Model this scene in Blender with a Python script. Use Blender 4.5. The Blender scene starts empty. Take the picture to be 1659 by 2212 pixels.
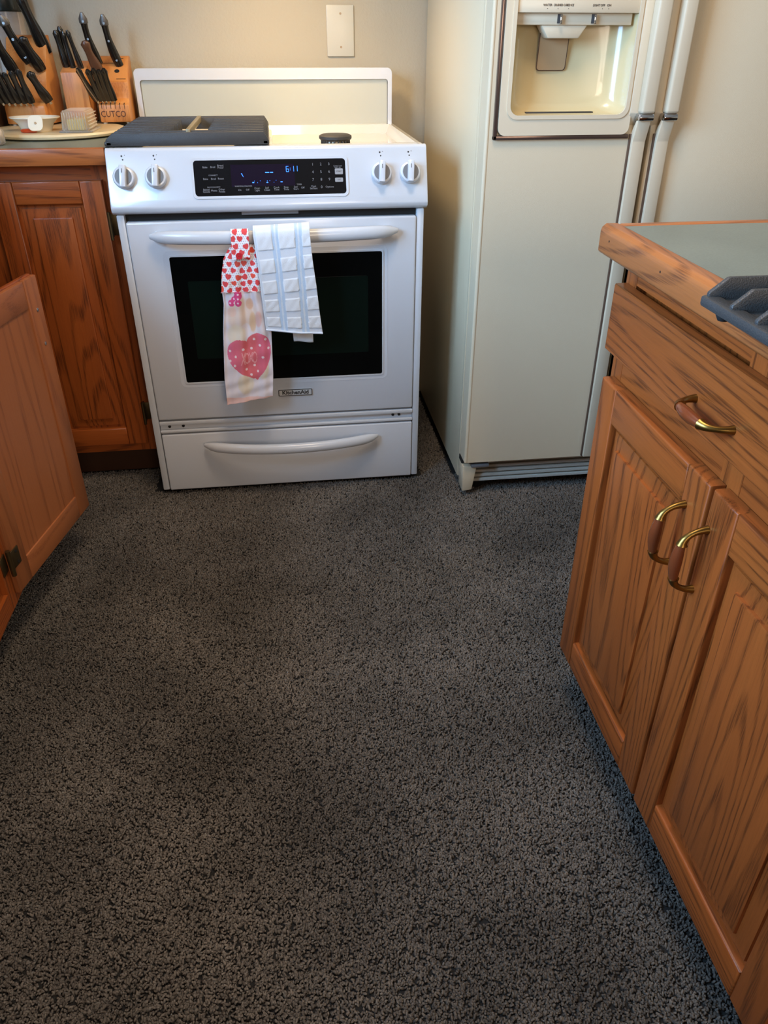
import bpy, bmesh, math, random
from mathutils import Vector, Matrix, Euler
random.seed(7)
sc = bpy.context.scene
COL = sc.collection
# ------------------------------------------------------------------ camera
W_PX, H_PX, F_PX = 1659, 2212, 1653.9
cd = bpy.data.cameras.new('camera'); cam = bpy.data.objects.new('camera', cd); COL.objects.link(cam)
cd.sensor_fit = 'VERTICAL'; cd.sensor_height = 24.0; cd.lens = F_PX / H_PX * 24.0; cd.clip_start = 0.02
yaw, pitch, roll = (math.radians(a) for a in (7.4543, 31.7961, 0.0694))
fw = Vector((math.sin(yaw)*math.cos(pitch), math.cos(yaw)*math.cos(pitch), -math.sin(pitch)))
rt0 = Vector((math.cos(yaw), -math.sin(yaw), 0)); up0 = rt0.cross(fw)
rt = rt0*math.cos(roll) + up0*math.sin(roll); up = -rt0*math.sin(roll) + up0*math.cos(roll)
cam.matrix_world = Matrix(((rt.x, up.x, -fw.x, 0.391), (rt.y, up.y, -fw.y, -2.0174), (rt.z, up.z, -fw.z, 1.1501), (0, 0, 0, 1)))
sc.camera = cam
# ------------------------------------------------------------------ light and exposure
sc.view_settings.view_transform = 'Standard'; sc.view_settings.look = 'None'
sc.view_settings.exposure = 0.0; sc.view_settings.gamma = 1.0; sc.view_settings.use_curve_mapping = False
wd = bpy.data.worlds.new('sky'); sc.world = wd; wd.use_nodes = True
wd.node_tree.nodes['Background'].inputs[0].default_value = (0.45, 0.66, 1.0, 1)
wd.node_tree.nodes['Background'].inputs[1].default_value = 1.0
def area(name, loc, target, sx, sy, power, col):
    l = bpy.data.lights.new(name, 'AREA'); l.shape = 'RECTANGLE'; l.size = sx; l.size_y = sy; l.energy = power; l.color = col
    o = bpy.data.objects.new(name, l); COL.objects.link(o); o.location = loc
    o.rotation_euler = (Vector(target)-Vector(loc)).to_track_quat('-Z', 'Y').to_euler(); return o
area('window_daylight', (-1.05, -1.35, 1.56), (0.8, -0.45, 0.6), 1.15, 0.9, 118, (0.36, 0.64, 1.0))
area('ceiling_lamp', (0.55, -0.85, 2.41), (0.55, -0.80, 0), 0.45, 0.45, 19, (1.0, 0.76, 0.54))
area('room_fill', (1.1, -4.0, 1.45), (0.8, -0.5, 0.75), 1.0, 0.9, 32, (1.0, 0.83, 0.68))  # unseen fill light added behind the camera to brighten the fridge front
area('hood_lamp', (0.40, 0.30, 1.49), (0.40, 0.36, 0.9), 0.16, 0.10, 3.2, (1.0, 0.70, 0.36)).data.spread = math.radians(140)

# ------------------------------------------------------------------ materials
def new_mat(name):
    m = bpy.data.materials.new(name); m.use_nodes = True
    nt = m.node_tree; return m, nt, nt.nodes['Principled BSDF']
def N(nt, t, **kw):
    n = nt.nodes.new(t)
    for k, v in kw.items(): setattr(n, k, v)
    return n
def srgb(r, g, b):
    f = lambda c: (c/255/12.92 if c <= 10 else ((c/255+0.055)/1.055)**2.4)
    return (f(r), f(g), f(b), 1)
def plain(name, col, rough=0.5, metal=0.0, bump=0.0, bscale=200, spec=0.5, coat=0.0, emit=None, estr=0.0, var=0.0):
    m, nt, b = new_mat(name)
    b.inputs['Base Color'].default_value = col; b.inputs['Roughness'].default_value = rough; b.inputs['Metallic'].default_value = metal
    b.inputs['Specular IOR Level'].default_value = spec; b.inputs['Coat Weight'].default_value = coat
    tc = N(nt, 'ShaderNodeTexCoord')
    if var:
        no = N(nt, 'ShaderNodeTexNoise'); no.inputs['Scale'].default_value = 9; no.inputs['Detail'].default_value = 4
        nt.links.new(tc.outputs['Object'], no.inputs['Vector'])
        mx = N(nt, 'ShaderNodeMix', data_type='RGBA')
        mx.inputs['A'].default_value = tuple(c*(1-var) for c in col[:3])+(1,); mx.inputs['B'].default_value = tuple(min(1, c*(1+var)) for c in col[:3])+(1,)
        nt.links.new(no.outputs['Fac'], mx.inputs['Factor']); nt.links.new(mx.outputs['Result'], b.inputs['Base Color'])
    if bump:
        no = N(nt, 'ShaderNodeTexNoise'); no.inputs['Scale'].default_value = bscale; no.inputs['Detail'].default_value = 3
        nt.links.new(tc.outputs['Object'], no.inputs['Vector'])
        bp = N(nt, 'ShaderNodeBump'); bp.inputs['Strength'].default_value = bump; bp.inputs['Distance'].default_value = 0.002
        nt.links.new(no.outputs['Fac'], bp.inputs['Height']); nt.links.new(bp.outputs['Normal'], b.inputs['Normal'])
    if emit: b.inputs['Emission Color'].default_value = emit; b.inputs['Emission Strength'].default_value = estr
    return m
def oak(name, axis, light, mid, dark, rough=0.34, seed=0.0, rings=34.0):
    """oak: cathedral contour lines of a stretched noise field plus fine pores along the grain axis"""
    m, nt, b = new_mat(name); L = nt.links.new
    tc = N(nt, 'ShaderNodeTexCoord'); oi = N(nt, 'ShaderNodeObjectInfo')
    rv = N(nt, 'ShaderNodeVectorMath', operation='SCALE'); rv.inputs[0].default_value = (7.3, 5.1, 9.7); L(oi.outputs['Random'], rv.inputs['Scale'])
    ad = N(nt, 'ShaderNodeVectorMath', operation='ADD'); L(tc.outputs['Object'], ad.inputs[0]); L(rv.outputs[0], ad.inputs[1])
    def mapped(across, along):
        mp = N(nt, 'ShaderNodeMapping'); s = [across]*3; s['xyz'.index(axis)] = along
        mp.inputs['Scale'].default_value = s; mp.inputs['Location'].default_value = (seed, seed*1.7, seed*0.6)
        L(ad.outputs[0], mp.inputs['Vector']); return mp.outputs[0]
    n1 = N(nt, 'ShaderNodeTexNoise'); n1.inputs['Scale'].default_value = 1.0; n1.inputs['Detail'].default_value = 1.6; n1.inputs['Roughness'].default_value = 0.45
    L(mapped(6.5, 0.5), n1.inputs['Vector'])
    mu = N(nt, 'ShaderNodeMath', operation='MULTIPLY'); mu.inputs[1].default_value = rings*5.0; L(n1.outputs['Fac'], mu.inputs[0])
    si = N(nt, 'ShaderNodeMath', operation='SINE'); L(mu.outputs[0], si.inputs[0])
    ma = N(nt, 'ShaderNodeMath', operation='MULTIPLY_ADD'); ma.inputs[1].default_value = 0.5; ma.inputs[2].default_value = 0.5; L(si.outputs[0], ma.inputs[0])
    n2 = N(nt, 'ShaderNodeTexNoise'); n2.inputs['Scale'].default_value = 1.0; n2.inputs['Detail'].default_value = 3; L(mapped(520.0, 16.0), n2.inputs['Vector'])
    n3 = N(nt, 'ShaderNodeTexNoise'); n3.inputs['Scale'].default_value = 1.0; n3.inputs['Detail'].default_value = 3; L(mapped(14.0, 1.2), n3.inputs['Vector'])
    r1 = N(nt, 'ShaderNodeValToRGB'); r1.color_ramp.elements[0].position = 0.58; r1.color_ramp.elements[0].color = (0, 0, 0, 1); r1.color_ramp.elements[1].position = 0.98
    L(ma.outputs[0], r1.inputs[0])
    r2 = N(nt, 'ShaderNodeValToRGB'); r2.color_ramp.elements[0].position = 0.42; r2.color_ramp.elements[0].color = (0, 0, 0, 1); r2.color_ramp.elements[1].position = 0.62
    L(n2.outputs['Fac'], r2.inputs[0])
    pm = N(nt, 'ShaderNodeMath', operation='MULTIPLY'); L(r1.outputs[0], pm.inputs[0])
    pa = N(nt, 'ShaderNodeMath', operation='MULTIPLY_ADD'); pa.inputs[1].default_value = 0.62; pa.inputs[2].default_value = 0.38; L(r2.outputs[0], pa.inputs[0]); L(pa.outputs[0], pm.inputs[1])
    po = N(nt, 'ShaderNodeMath', operation='MULTIPLY_ADD'); po.inputs[1].default_value = 0.20; L(r2.outputs[0], po.inputs[0]); L(pm.outputs[0], po.inputs[2])
    c1 = N(nt, 'ShaderNodeMix', data_type='RGBA'); c1.inputs['A'].default_value = light; c1.inputs['B'].default_value = mid; L(n3.outputs['Fac'], c1.inputs['Factor'])
    c2 = N(nt, 'ShaderNodeMix', data_type='RGBA'); c2.inputs['B'].default_value = dark; L(c1.outputs['Result'], c2.inputs['A'])
    pc = N(nt, 'ShaderNodeMath', operation='MULTIPLY'); pc.inputs[1].default_value = 0.62; pc.use_clamp = True; L(po.outputs[0], pc.inputs[0]); L(pc.outputs[0], c2.inputs['Factor'])
    L(c2.outputs['Result'], b.inputs['Base Color'])
    b.inputs['Roughness'].default_value = rough; b.inputs['Specular IOR Level'].default_value = 0.45
    bp = N(nt, 'ShaderNodeBump'); bp.inputs['Strength'].default_value = 0.18; bp.inputs['Distance'].default_value = 0.0006; bp.invert = True
    L(po.outputs[0], bp.inputs['Height']); L(bp.outputs['Normal'], b.inputs['Normal'])
    return m
OKL, OKM, OKD = srgb(172, 90, 37), srgb(138, 65, 25), srgb(64, 28, 11)
OAK = {a: oak('oak_'+a, a, OKL, OKM, OKD, seed=i*3.1) for i, a in enumerate('xyz')}
EDGE = {a: oak('oak_edge_'+a, a, srgb(184, 110, 56), srgb(160, 88, 42), srgb(92, 46, 24), seed=2+i) for i, a in enumerate('xy')}
INNER = {a: oak('oak_inner_'+a, a, srgb(172, 106, 62), srgb(156, 90, 50), srgb(124, 68, 36), rough=0.42, seed=5+i, rings=16) for i, a in enumerate('xyz')}
BLOCK = oak('block_wood', 'z', srgb(214, 150, 86), srgb(200, 128, 66), srgb(160, 92, 44), rough=0.4, seed=8, rings=12)
M_white = plain('white_enamel', srgb(204, 207, 212), 0.22, coat=0.3)
M_white_top = plain('cooktop_enamel', srgb(214, 209, 198), 0.12, coat=0.5)
M_trim = plain('white_trim', srgb(200, 203, 207), 0.3)
M_handle = plain('white_handle', srgb(208, 210, 213), 0.25, coat=0.2)
M_glassblk = plain('oven_glass', (0.0015, 0.002, 0.002, 1), 0.06, spec=0.18)
M_glassin = plain('oven_inner_glass', (0.003, 0.0075, 0.0055, 1), 0.12, spec=0.18)
M_panelblk = plain('panel_black', (0.003, 0.003, 0.004, 1), 0.22, spec=0.2)
M_disp = plain('display_violet', (0.006, 0.002, 0.012, 1), 0.25, spec=0.2)
M_black = plain('black_plastic', (0.012, 0.012, 0.012, 1), 0.38)
M_dark = plain('dark_gap', (0.008, 0.007, 0.006, 1), 0.8)
M_iron = plain('cast_iron', srgb(62, 61, 60), 0.36, bump=0.4, bscale=600, spec=0.4, var=0.3)
M_rub = plain('rubber', (0.01, 0.01, 0.01, 1), 0.7)
M_worn = plain('worn_iron', srgb(150, 138, 112), 0.45, metal=0.5)
M_burn = plain('burner_iron', srgb(58, 55, 52), 0.55, bump=0.3, bscale=500)
M_burnb = plain('burner_metal', srgb(132, 122, 106), 0.4, metal=0.7)
M_insert = plain('knob_insert', srgb(112, 113, 116), 0.4)
M_letter_w = plain('letter_white', srgb(128, 128, 132), 0.5)
M_letter_d = plain('letter_dark', srgb(52, 50, 50), 0.5)
M_letter_burn = plain('letter_burnt', srgb(78, 38, 18), 0.6)
M_blue = plain('display_blue', (0.02, 0.1, 0.6, 1), 0.5, emit=(0.03, 0.22, 1.0, 1), estr=2.2)
M_key = plain('grey_key', srgb(150, 150, 152), 0.45)
M_fridge = plain('fridge_paint', srgb(214, 198, 168), 0.42, bump=0.25, bscale=900)
M_fside = plain('fridge_side', srgb(214, 199, 168), 0.4, bump=0.2, bscale=700)
M_bezel = plain('almond_plastic', srgb(214, 198, 170), 0.35)
M_cavity = plain('almond_cavity', srgb(208, 190, 146), 0.22, coat=0.3)
M_chrome = plain('chrome', (0.62, 0.62, 0.64, 1), 0.1, metal=1.0)
M_border = plain('bronze_border', srgb(112, 92, 82), 0.25, metal=0.7)
M_paddle = plain('tan_paddle', srgb(176, 148, 112), 0.35)
M_grille = plain('grille_plastic', srgb(206, 200, 186), 0.45)
M_wall = plain('wall_paint', srgb(192, 180, 156), 0.7, bump=0.55, bscale=140)
M_ceil = plain('ceiling_paint', srgb(225, 220, 212), 0.8)
M_plate = plain('wall_plate_plastic', srgb(212, 205, 186), 0.35)
M_brass = plain('antique_brass', srgb(142, 112, 58), 0.34, metal=1.0, var=0.4)
M_bronze = plain('old_hinge', srgb(104, 88, 60), 0.4, metal=0.9)
M_grip = plain('grip_wood', srgb(114, 54, 27), 0.25, coat=0.5, var=0.2)
M_steel = plain('steel', (0.55, 0.55, 0.55, 1), 0.25, metal=1.0)
M_rivet = plain('dull_steel', (0.22, 0.21, 0.20, 1), 0.4, metal=1.0)
M_knife = plain('knife_black', (0.010, 0.009, 0.008, 1), 0.22, coat=0.3)
M_knifelit = plain('knife_brown_lit', srgb(92, 62, 44), 0.3)  # warm light on a black handle, put into its base colour
M_board = plain('board_cream', srgb(216, 196, 156), 0.3, var=0.12)
M_cream = plain('cream_plastic', srgb(230, 222, 202), 0.25, coat=0.3)
M_red = plain('red_plastic', srgb(196, 70, 30), 0.3)
M_butter = plain('butter', srgb(238, 206, 84), 0.4)
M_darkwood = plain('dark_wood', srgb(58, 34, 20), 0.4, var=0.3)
M_lid = plain('dark_green_lid', srgb(22, 28, 24), 0.3, coat=0.3)
M_button = plain('red_button', srgb(205, 40, 52), 0.3)
M_thread = plain('pink_thread', srgb(226, 170, 168), 0.8)
M_badge = plain('badge_silver', srgb(196, 196, 194), 0.3, metal=0.0)
def laminate():
    m, nt, b = new_mat('grey_green_laminate'); L = nt.links.new
    tc = N(nt, 'ShaderNodeTexCoord'); a = N(nt, 'ShaderNodeTexNoise'); a.inputs['Scale'].default_value = 7; a.inputs['Detail'].default_value = 6
    c = N(nt, 'ShaderNodeTexNoise'); c.inputs['Scale'].default_value = 380; c.inputs['Detail'].default_value = 2
    L(tc.outputs['Object'], a.inputs['Vector']); L(tc.outputs['Object'], c.inputs['Vector'])
    m1 = N(nt, 'ShaderNodeMix', data_type='RGBA'); m1.inputs['A'].default_value = srgb(112, 120, 110); m1.inputs['B'].default_value = srgb(140, 146, 132); L(a.outputs['Fac'], m1.inputs['Factor'])
    m2 = N(nt, 'ShaderNodeMix', data_type='RGBA', blend_type='MULTIPLY'); m2.inputs['Factor'].default_value = 0.35; L(m1.outputs['Result'], m2.inputs['A']); L(c.outputs['Fac'], m2.inputs['B'])
    L(m2.outputs['Result'], b.inputs['Base Color']); b.inputs['Roughness'].default_value = 0.38; return m
M_lam = laminate()
def glassy(name, tint, fac):
    m, nt, b = new_mat(name); L = nt.links.new
    tr = N(nt, 'ShaderNodeBsdfTransparent'); tr.inputs[0].default_value = tint
    fr = N(nt, 'ShaderNodeFresnel'); fr.inputs[0].default_value = 1.45
    ad = N(nt, 'ShaderNodeMath', operation='ADD'); ad.inputs[1].default_value = fac; ad.use_clamp = True; L(fr.outputs[0], ad.inputs[0])
    b.inputs['Base Color'].default_value = tint; b.inputs['Roughness'].default_value = 0.12
    mx = N(nt, 'ShaderNodeMixShader'); L(ad.outputs[0], mx.inputs[0]); L(tr.outputs[0], mx.inputs[1]); L(b.outputs[0], mx.inputs[2])
    L(mx.outputs[0], nt.nodes['Material Output'].inputs[0]); return m
M_clear = glassy('clear_plastic', (0.96, 0.93, 0.88, 1), 0.16)
M_jar = glassy('jar_glass', (0.94, 0.90, 0.86, 1), 0.12)
M_pane = glassy('window_glass', (0.97, 0.98, 1.0, 1), 0.02)
def cloth(name, rough=0.9, bscale=900, bump=0.5):
    m, nt, b = new_mat(name); L = nt.links.new
    at = N(nt, 'ShaderNodeAttribute', attribute_name='Col'); L(at.outputs['Color'], b.inputs['Base Color'])
    b.inputs['Roughness'].default_value = rough; b.inputs['Specular IOR Level'].default_value = 0.1
    tc = N(nt, 'ShaderNodeTexCoord'); no = N(nt, 'ShaderNodeTexNoise'); no.inputs['Scale'].default_value = bscale
    L(tc.outputs['Object'], no.inputs['Vector']); bp = N(nt, 'ShaderNodeBump'); bp.inputs['Strength'].default_value = bump; bp.inputs['Distance'].default_value = 0.0012
    L(no.outputs['Fac'], bp.inputs['Height']); L(bp.outputs['Normal'], b.inputs['Normal']); return m
M_cloth = cloth('printed_cotton', bump=0.15); M_terry = cloth('terry_cloth', bump=0.6)
def carpet_mats():
    m, nt, b = new_mat('carpet_pile_yarn'); L = nt.links.new
    oi = N(nt, 'ShaderNodeObjectInfo'); ge = N(nt, 'ShaderNodeNewGeometry')
    no = N(nt, 'ShaderNodeTexNoise'); no.inputs['Scale'].default_value = 3.2; no.inputs['Detail'].default_value = 5; L(ge.outputs['Position'], no.inputs['Vector'])
    r = N(nt, 'ShaderNodeValToRGB'); r.color_ramp.elements[0].color = srgb(84, 79, 74); r.color_ramp.elements[1].color = srgb(122, 115, 107)
    L(oi.outputs['Random'], r.inputs[0])
    mr = N(nt, 'ShaderNodeMapRange'); mr.inputs['From Min'].default_value = 0.32; mr.inputs['From Max'].default_value = 0.68; mr.inputs['To Min'].default_value = 0.62; mr.inputs['To Max'].default_value = 1.25; L(no.outputs['Fac'], mr.inputs['Value'])
    vm = N(nt, 'ShaderNodeVectorMath', operation='SCALE'); L(r.outputs[0], vm.inputs[0]); L(mr.outputs[0], vm.inputs['Scale'])
    L(vm.outputs[0], b.inputs['Base Color']); b.inputs['Roughness'].default_value = 0.85; b.inputs['Specular IOR Level'].default_value = 0.15
    return m, plain('carpet_backing', srgb(34, 33, 32), 0.95)
M_pile, M_back = carpet_mats()

# ------------------------------------------------------------------ mesh helpers
def bm_box(x0, x1, y0, y1, z0, z1, bev=0.0, seg=2):
    bm = bmesh.new(); bmesh.ops.create_cube(bm, size=1.0)
    for v in bm.verts: v.co = Vector((x0+(v.co.x+.5)*(x1-x0), y0+(v.co.y+.5)*(y1-y0), z0+(v.co.z+.5)*(z1-z0)))
    if bev: bmesh.ops.bevel(bm, geom=bm.edges[:], offset=bev, segments=seg, profile=0.5, affect='EDGES', clamp_overlap=True)
    return bm
def bm_prism(poly, axis, a, b, bev=0.0, seg=2):
    """poly: 2D points in the two remaining axes (in xyz order), extruded from a to b along axis"""
    bm = bmesh.new(); k = 'xyz'.index(axis); o = [i for i in range(3) if i != k]
    def mk(t):
        r = []
        for p in poly:
            c = [0, 0, 0]; c[k] = t; c[o[0]] = p[0]; c[o[1]] = p[1]; r.append(bm.verts.new(c))
        return r
    A, B = mk(a), mk(b); n = len(poly)
    bm.faces.new(A); bm.faces.new(B[::-1])
    for i in range(n): bm.faces.new((A[i], B[i], B[(i+1) % n], A[(i+1) % n]))
    bmesh.ops.recalc_face_normals(bm, faces=bm.faces[:])
    if bev: bmesh.ops.bevel(bm, geom=bm.edges[:], offset=bev, segments=seg, profile=0.5, affect='EDGES', clamp_overlap=True)
    return bm
def bm_tube(path, radii, n=10, ratio=1.0, up=Vector((0, 0, 1))):
    """swept ellipse; radii per point, ratio = second radius / first (first lies along the side vector)"""
    bm = bmesh.new(); P = [Vector(p) for p in path]; rings = []
    for i, p in enumerate(P):
        t = (P[min(i+1, len(P)-1)]-P[max(i-1, 0)]).normalized()
        s = t.cross(up)
        if s.length < 1e-4: s = t.cross(Vector((1, 0, 0)))
        s.normalize(); u = s.cross(t).normalized(); r = radii[i] if isinstance(radii, (list, tuple)) else radii
        rings.append([bm.verts.new(p + s*(math.cos(2*math.pi*j/n)*r) + u*(math.sin(2*math.pi*j/n)*r*ratio)) for j in range(n)])
    for a, b in zip(rings, rings[1:]):
        for j in range(n): bm.faces.new((a[j], a[(j+1) % n], b[(j+1) % n], b[j]))
    bm.faces.new(rings[0][::-1]); bm.faces.new(rings[-1]); bmesh.ops.recalc_face_normals(bm, faces=bm.faces[:]); return bm
def bm_lathe(profile, c, n=32, sx=1.0, sy=1.0, closed=False):
    bm = bmesh.new(); rings = []
    for r, z in profile:
        rings.append([bm.verts.new((c[0]+math.cos(2*math.pi*j/n)*r*sx, c[1]+math.sin(2*math.pi*j/n)*r*sy, c[2]+z)) for j in range(n)])
    if closed: rings.append(rings[0])
    for a, b in zip(rings, rings[1:]):
        for j in range(n): bm.faces.new((a[j], a[(j+1) % n], b[(j+1) % n], b[j]))
    if not closed: bm.faces.new(rings[0][::-1]); bm.faces.new(rings[-1])
    bmesh.ops.recalc_face_normals(bm, faces=bm.faces[:]); return bm
def join(*bms):
    out = bmesh.new()
    for b in bms:
        me = bpy.data.meshes.new('tmp'); b.to_mesh(me); b.free(); out.from_mesh(me); bpy.data.meshes.remove(me)
    return out
def xf(bm, M): bmesh.ops.transform(bm, matrix=M, verts=bm.verts[:]); return bm
def root_loc(o):
    v = Vector((0, 0, 0))
    while o: v += o.location; o = o.parent
    return v
def obj(name, bm, mat, parent=None, smooth=True, angle=35):
    me = bpy.data.meshes.new(name)
    if parent is not None: bmesh.ops.translate(bm, vec=-root_loc(parent), verts=bm.verts[:])
    bm.to_mesh(me); bm.free()
    if smooth:
        for p in me.polygons: p.use_smooth = True
        me.set_sharp_from_angle(angle=math.radians(angle))
    me.materials.append(mat)
    o = bpy.data.objects.new(name, me); COL.objects.link(o)
    if parent is not None: o.parent = parent
    return o
def thing(name, label, cat, loc, group=None):
    o = bpy.data.objects.new(name, None); COL.objects.link(o); o.location = loc; o.empty_display_size = 0.05
    o['label'] = label; o['category'] = cat
    if group: o['group'] = group
    return o
def struct(o): o['kind'] = 'structure'; return o
def rounded(w, h, r, n=5, cx=0, cy=0):
    pts = []
    for (sx, sy, a0) in ((1, 1, 0), (-1, 1, 90), (-1, -1, 180), (1, -1, 270)):
        for i in range(n+1):
            a = math.radians(a0+90*i/n); pts.append((cx+sx*(w/2-r)+r*math.cos(a), cy+sy*(h/2-r)+r*math.sin(a)))
    return pts
def bm_frame(outer, inner, axis, a, b):
    """ring between two same-length outlines, extruded a..b along axis"""
    bm = bmesh.new(); k = 'xyz'.index(axis); o = [i for i in range(3) if i != k]; n = len(outer)
    def mk(poly, t):
        r = []
        for p in poly:
            c = [0, 0, 0]; c[k] = t; c[o[0]] = p[0]; c[o[1]] = p[1]; r.append(bm.verts.new(c))
        return r
    O0, I0, O1, I1 = mk(outer, a), mk(inner, a), mk(outer, b), mk(inner, b)
    for i in range(n):
        j = (i+1) % n
        bm.faces.new((O0[i], O0[j], I0[j], I0[i])); bm.faces.new((O1[i], I1[i], I1[j], O1[j]))
        bm.faces.new((O0[i], O1[i], O1[j], O0[j])); bm.faces.new((I0[i], I0[j], I1[j], I1[i]))
    bmesh.ops.recalc_face_normals(bm, faces=bm.faces[:]); return bm
def bm_text(s, size, M, depth=0.0004, align='CENTER', bold=0.0, sx=1.0):
    """text in the local XY plane, centred, carried by M"""
    c = bpy.data.curves.new('txt', 'FONT'); c.body = s; c.size = size; c.extrude = depth/2; c.align_x = align; c.align_y = 'CENTER'; c.resolution_u = 2; c.offset = bold; c.space_line = 0.8
    o = bpy.data.objects.new('txt', c); COL.objects.link(o); bpy.context.view_layer.update()
    me = bpy.data.meshes.new_from_object(o.evaluated_get(bpy.context.evaluated_depsgraph_get()))
    bm = bmesh.new(); bm.from_mesh(me); bpy.data.meshes.remove(me); bpy.data.objects.remove(o); bpy.data.curves.remove(c)
    xf(bm, M @ Matrix.Diagonal((sx, 1, 1, 1))); return bm
def wallmat(x, y, z, tilt=0.0):
    """local X -> world x, local Y -> up, local Z -> towards -y"""
    return Matrix.Translation((x, y, z)) @ Matrix.Rotation(math.radians(90-tilt), 4, 'X')

# ------------------------------------------------------------------ setting
YB = 0.69; XL, XR, YF = -0.87, 3.0, -4.3
floor = struct(obj('floor', bm_box(XL-0.1, XR, YF, YB+0.1, -0.06, -0.006), M_back))
struct(obj('wall_back', bm_box(XL-0.1, XR, YB, YB+0.1, -0.06, 2.44), M_wall))
struct(obj('wall_right', bm_box(XR, XR+0.1, YF, YB+0.1, -0.06, 2.44), M_wall))
struct(obj('wall_front', bm_box(XL-0.1, XR, YF-0.1, YF, -0.06, 2.44), M_wall))
struct(obj('ceiling', bm_box(XL-0.1, XR, YF, YB+0.1, 2.44, 2.54), M_ceil))
wy0, wy1, wz0, wz1 = -2.0, -0.7, 1.08, 2.05
struct(obj('wall_left', join(bm_box(XL-0.1, XL, YF, wy0, -0.06, 2.44), bm_box(XL-0.1, XL, wy1, YB, -0.06, 2.44), bm_box(XL-0.1, XL, wy0, wy1, -0.06, wz0), bm_box(XL-0.1, XL, wy0, wy1, wz1, 2.44)), M_wall))
win = struct(obj('window_1', bm_frame([(wy0, wz0), (wy1, wz0), (wy1, wz1), (wy0, wz1)], [(wy0+.05, wz0+.05), (wy1-.05, wz0+.05), (wy1-.05, wz1-.05), (wy0+.05, wz1-.05)], 'x', XL-0.09, XL-0.02), M_trim))
obj('pane', bm_box(XL-0.058, XL-0.054, wy0+.05, wy1-.05, wz0+.05, wz1-.05), M_pane, win)
obj('mullion', bm_box(XL-0.075, XL-0.035, -1.365, -1.335, wz0+.05, wz1-.05), M_trim, win)
# carpet pile: tufts spread by geometry nodes
def carpet():
    bm = bmesh.new()
    for q in ([(-0.95, -1.75), (0.9, -1.75), (0.9, 0.02), (-0.95, 0.02)], [(0.9, -1.75), (1.45, -1.75), (1.45, 0.02), (0.9, 0.02)], [(-0.7, 0.02), (-0.03, 0.02), (-0.03, 0.17), (-0.7, 0.17)], [(0.775, 0.02), (0.868, 0.02), (0.868, 0.66), (0.775, 0.66)]):
        bm.faces.new([bm.verts.new((x, y, -0.0055)) for x, y in q])
    o = obj('carpet_pile', bm, M_back, floor, smooth=False); o['kind'] = 'stuff'
    ng = bpy.data.node_groups.new('carpet_tufts', 'GeometryNodeTree')
    ng.interface.new_socket('Geometry', in_out='INPUT', socket_type='NodeSocketGeometry'); ng.interface.new_socket('Geometry', in_out='OUTPUT', socket_type='NodeSocketGeometry')
    n = ng.nodes.new; L = ng.links.new
    gi, go = n('NodeGroupInput'), n('NodeGroupOutput')
    ds = n('GeometryNodeDistributePointsOnFaces'); ds.inputs['Density'].default_value = 100000
    co = n('GeometryNodeMeshCone'); co.inputs['Vertices'].default_value = 5; co.inputs['Radius Top'].default_value = 0.0012; co.inputs['Radius Bottom'].default_value = 0.0023; co.inputs['Depth'].default_value = 0.0072
    sm = n('GeometryNodeSetMaterial'); sm.inputs['Material'].default_value = M_pile
    ss = n('GeometryNodeSetShadeSmooth')
    ip = n('GeometryNodeInstanceOnPoints')
    rr = n('FunctionNodeRandomValue'); rr.data_type = 'FLOAT_VECTOR'; rr.inputs[0].default_value = (-0.85, -0.85, -3.1); rr.inputs[1].default_value = (0.85, 0.85, 3.1)
    rs = n('FunctionNodeRandomValue'); rs.data_type = 'FLOAT'; rs.inputs[2].default_value = 0.7; rs.inputs[3].default_value = 1.25; rs.inputs['Seed'].default_value = 4
    jn = n('GeometryNodeJoinGeometry')
    L(gi.outputs[0], ds.inputs['Mesh']); L(co.outputs['Mesh'], ss.inputs[0]); L(ss.outputs[0], sm.inputs['Geometry']); L(sm.outputs[0], ip.inputs['Instance']); L(ds.outputs['Points'], ip.inputs['Points'])
    L(rr.outputs[0], ip.inputs['Rotation']); L(rs.outputs[1], ip.inputs['Scale']); L(ip.outputs[0], jn.inputs[0]); L(gi.outputs[0], jn.inputs[0]); L(jn.outputs[0], go.inputs[0])
    md = o.modifiers.new('tufts', 'NODES'); md.node_group = ng
carpet()

# upper cupboards and hood: unseen, added just above the frame to shade wall and counter
hd = thing('unseen_range_hood', 'unseen white range hood above the cooktop, added to shade the wall', 'range hood', (.378, .4, 1.515))
obj('shell', bm_prism([(.19, 1.515), (.19, 1.56), (.36, 1.68), (.688, 1.68), (.688, 1.515)], 'x', .0, .757, .004), M_trim, hd)
obj('grease_filter', bm_box(.06, .70, .36, .64, 1.510, 1.516, .001), M_insert, hd)
for nm, lb, xa, xb, ya, za in (('unseen_upper_cabinet', 'unseen oak wall cabinet above the knife blocks, added for shade', -.86, -.004, .36, 1.38), ('unseen_upper_cabinet', 'unseen oak wall cabinet above the range hood, added for shade', 0, .757, .36, 1.69), ('unseen_upper_cabinet', 'unseen oak wall cabinet above the refrigerator, added for shade', .87, 1.80, .36, 1.86)):
    uc = thing(nm, lb, 'cabinet', ((xa+xb)/2, .5, za))
    obj('carcass', bm_box(xa, xb, ya, .689, za, 2.2, .002), OAK['z'], uc)
    n_ = 2; w_ = (xb-xa-.012)/n_
    for i in range(n_): obj('door', bm_box(xa+.004+i*(w_+.004), xa+.004+i*(w_+.004)+w_, ya-.02, ya, za+.02, 2.18, .005), OAK['z'], uc)

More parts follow.
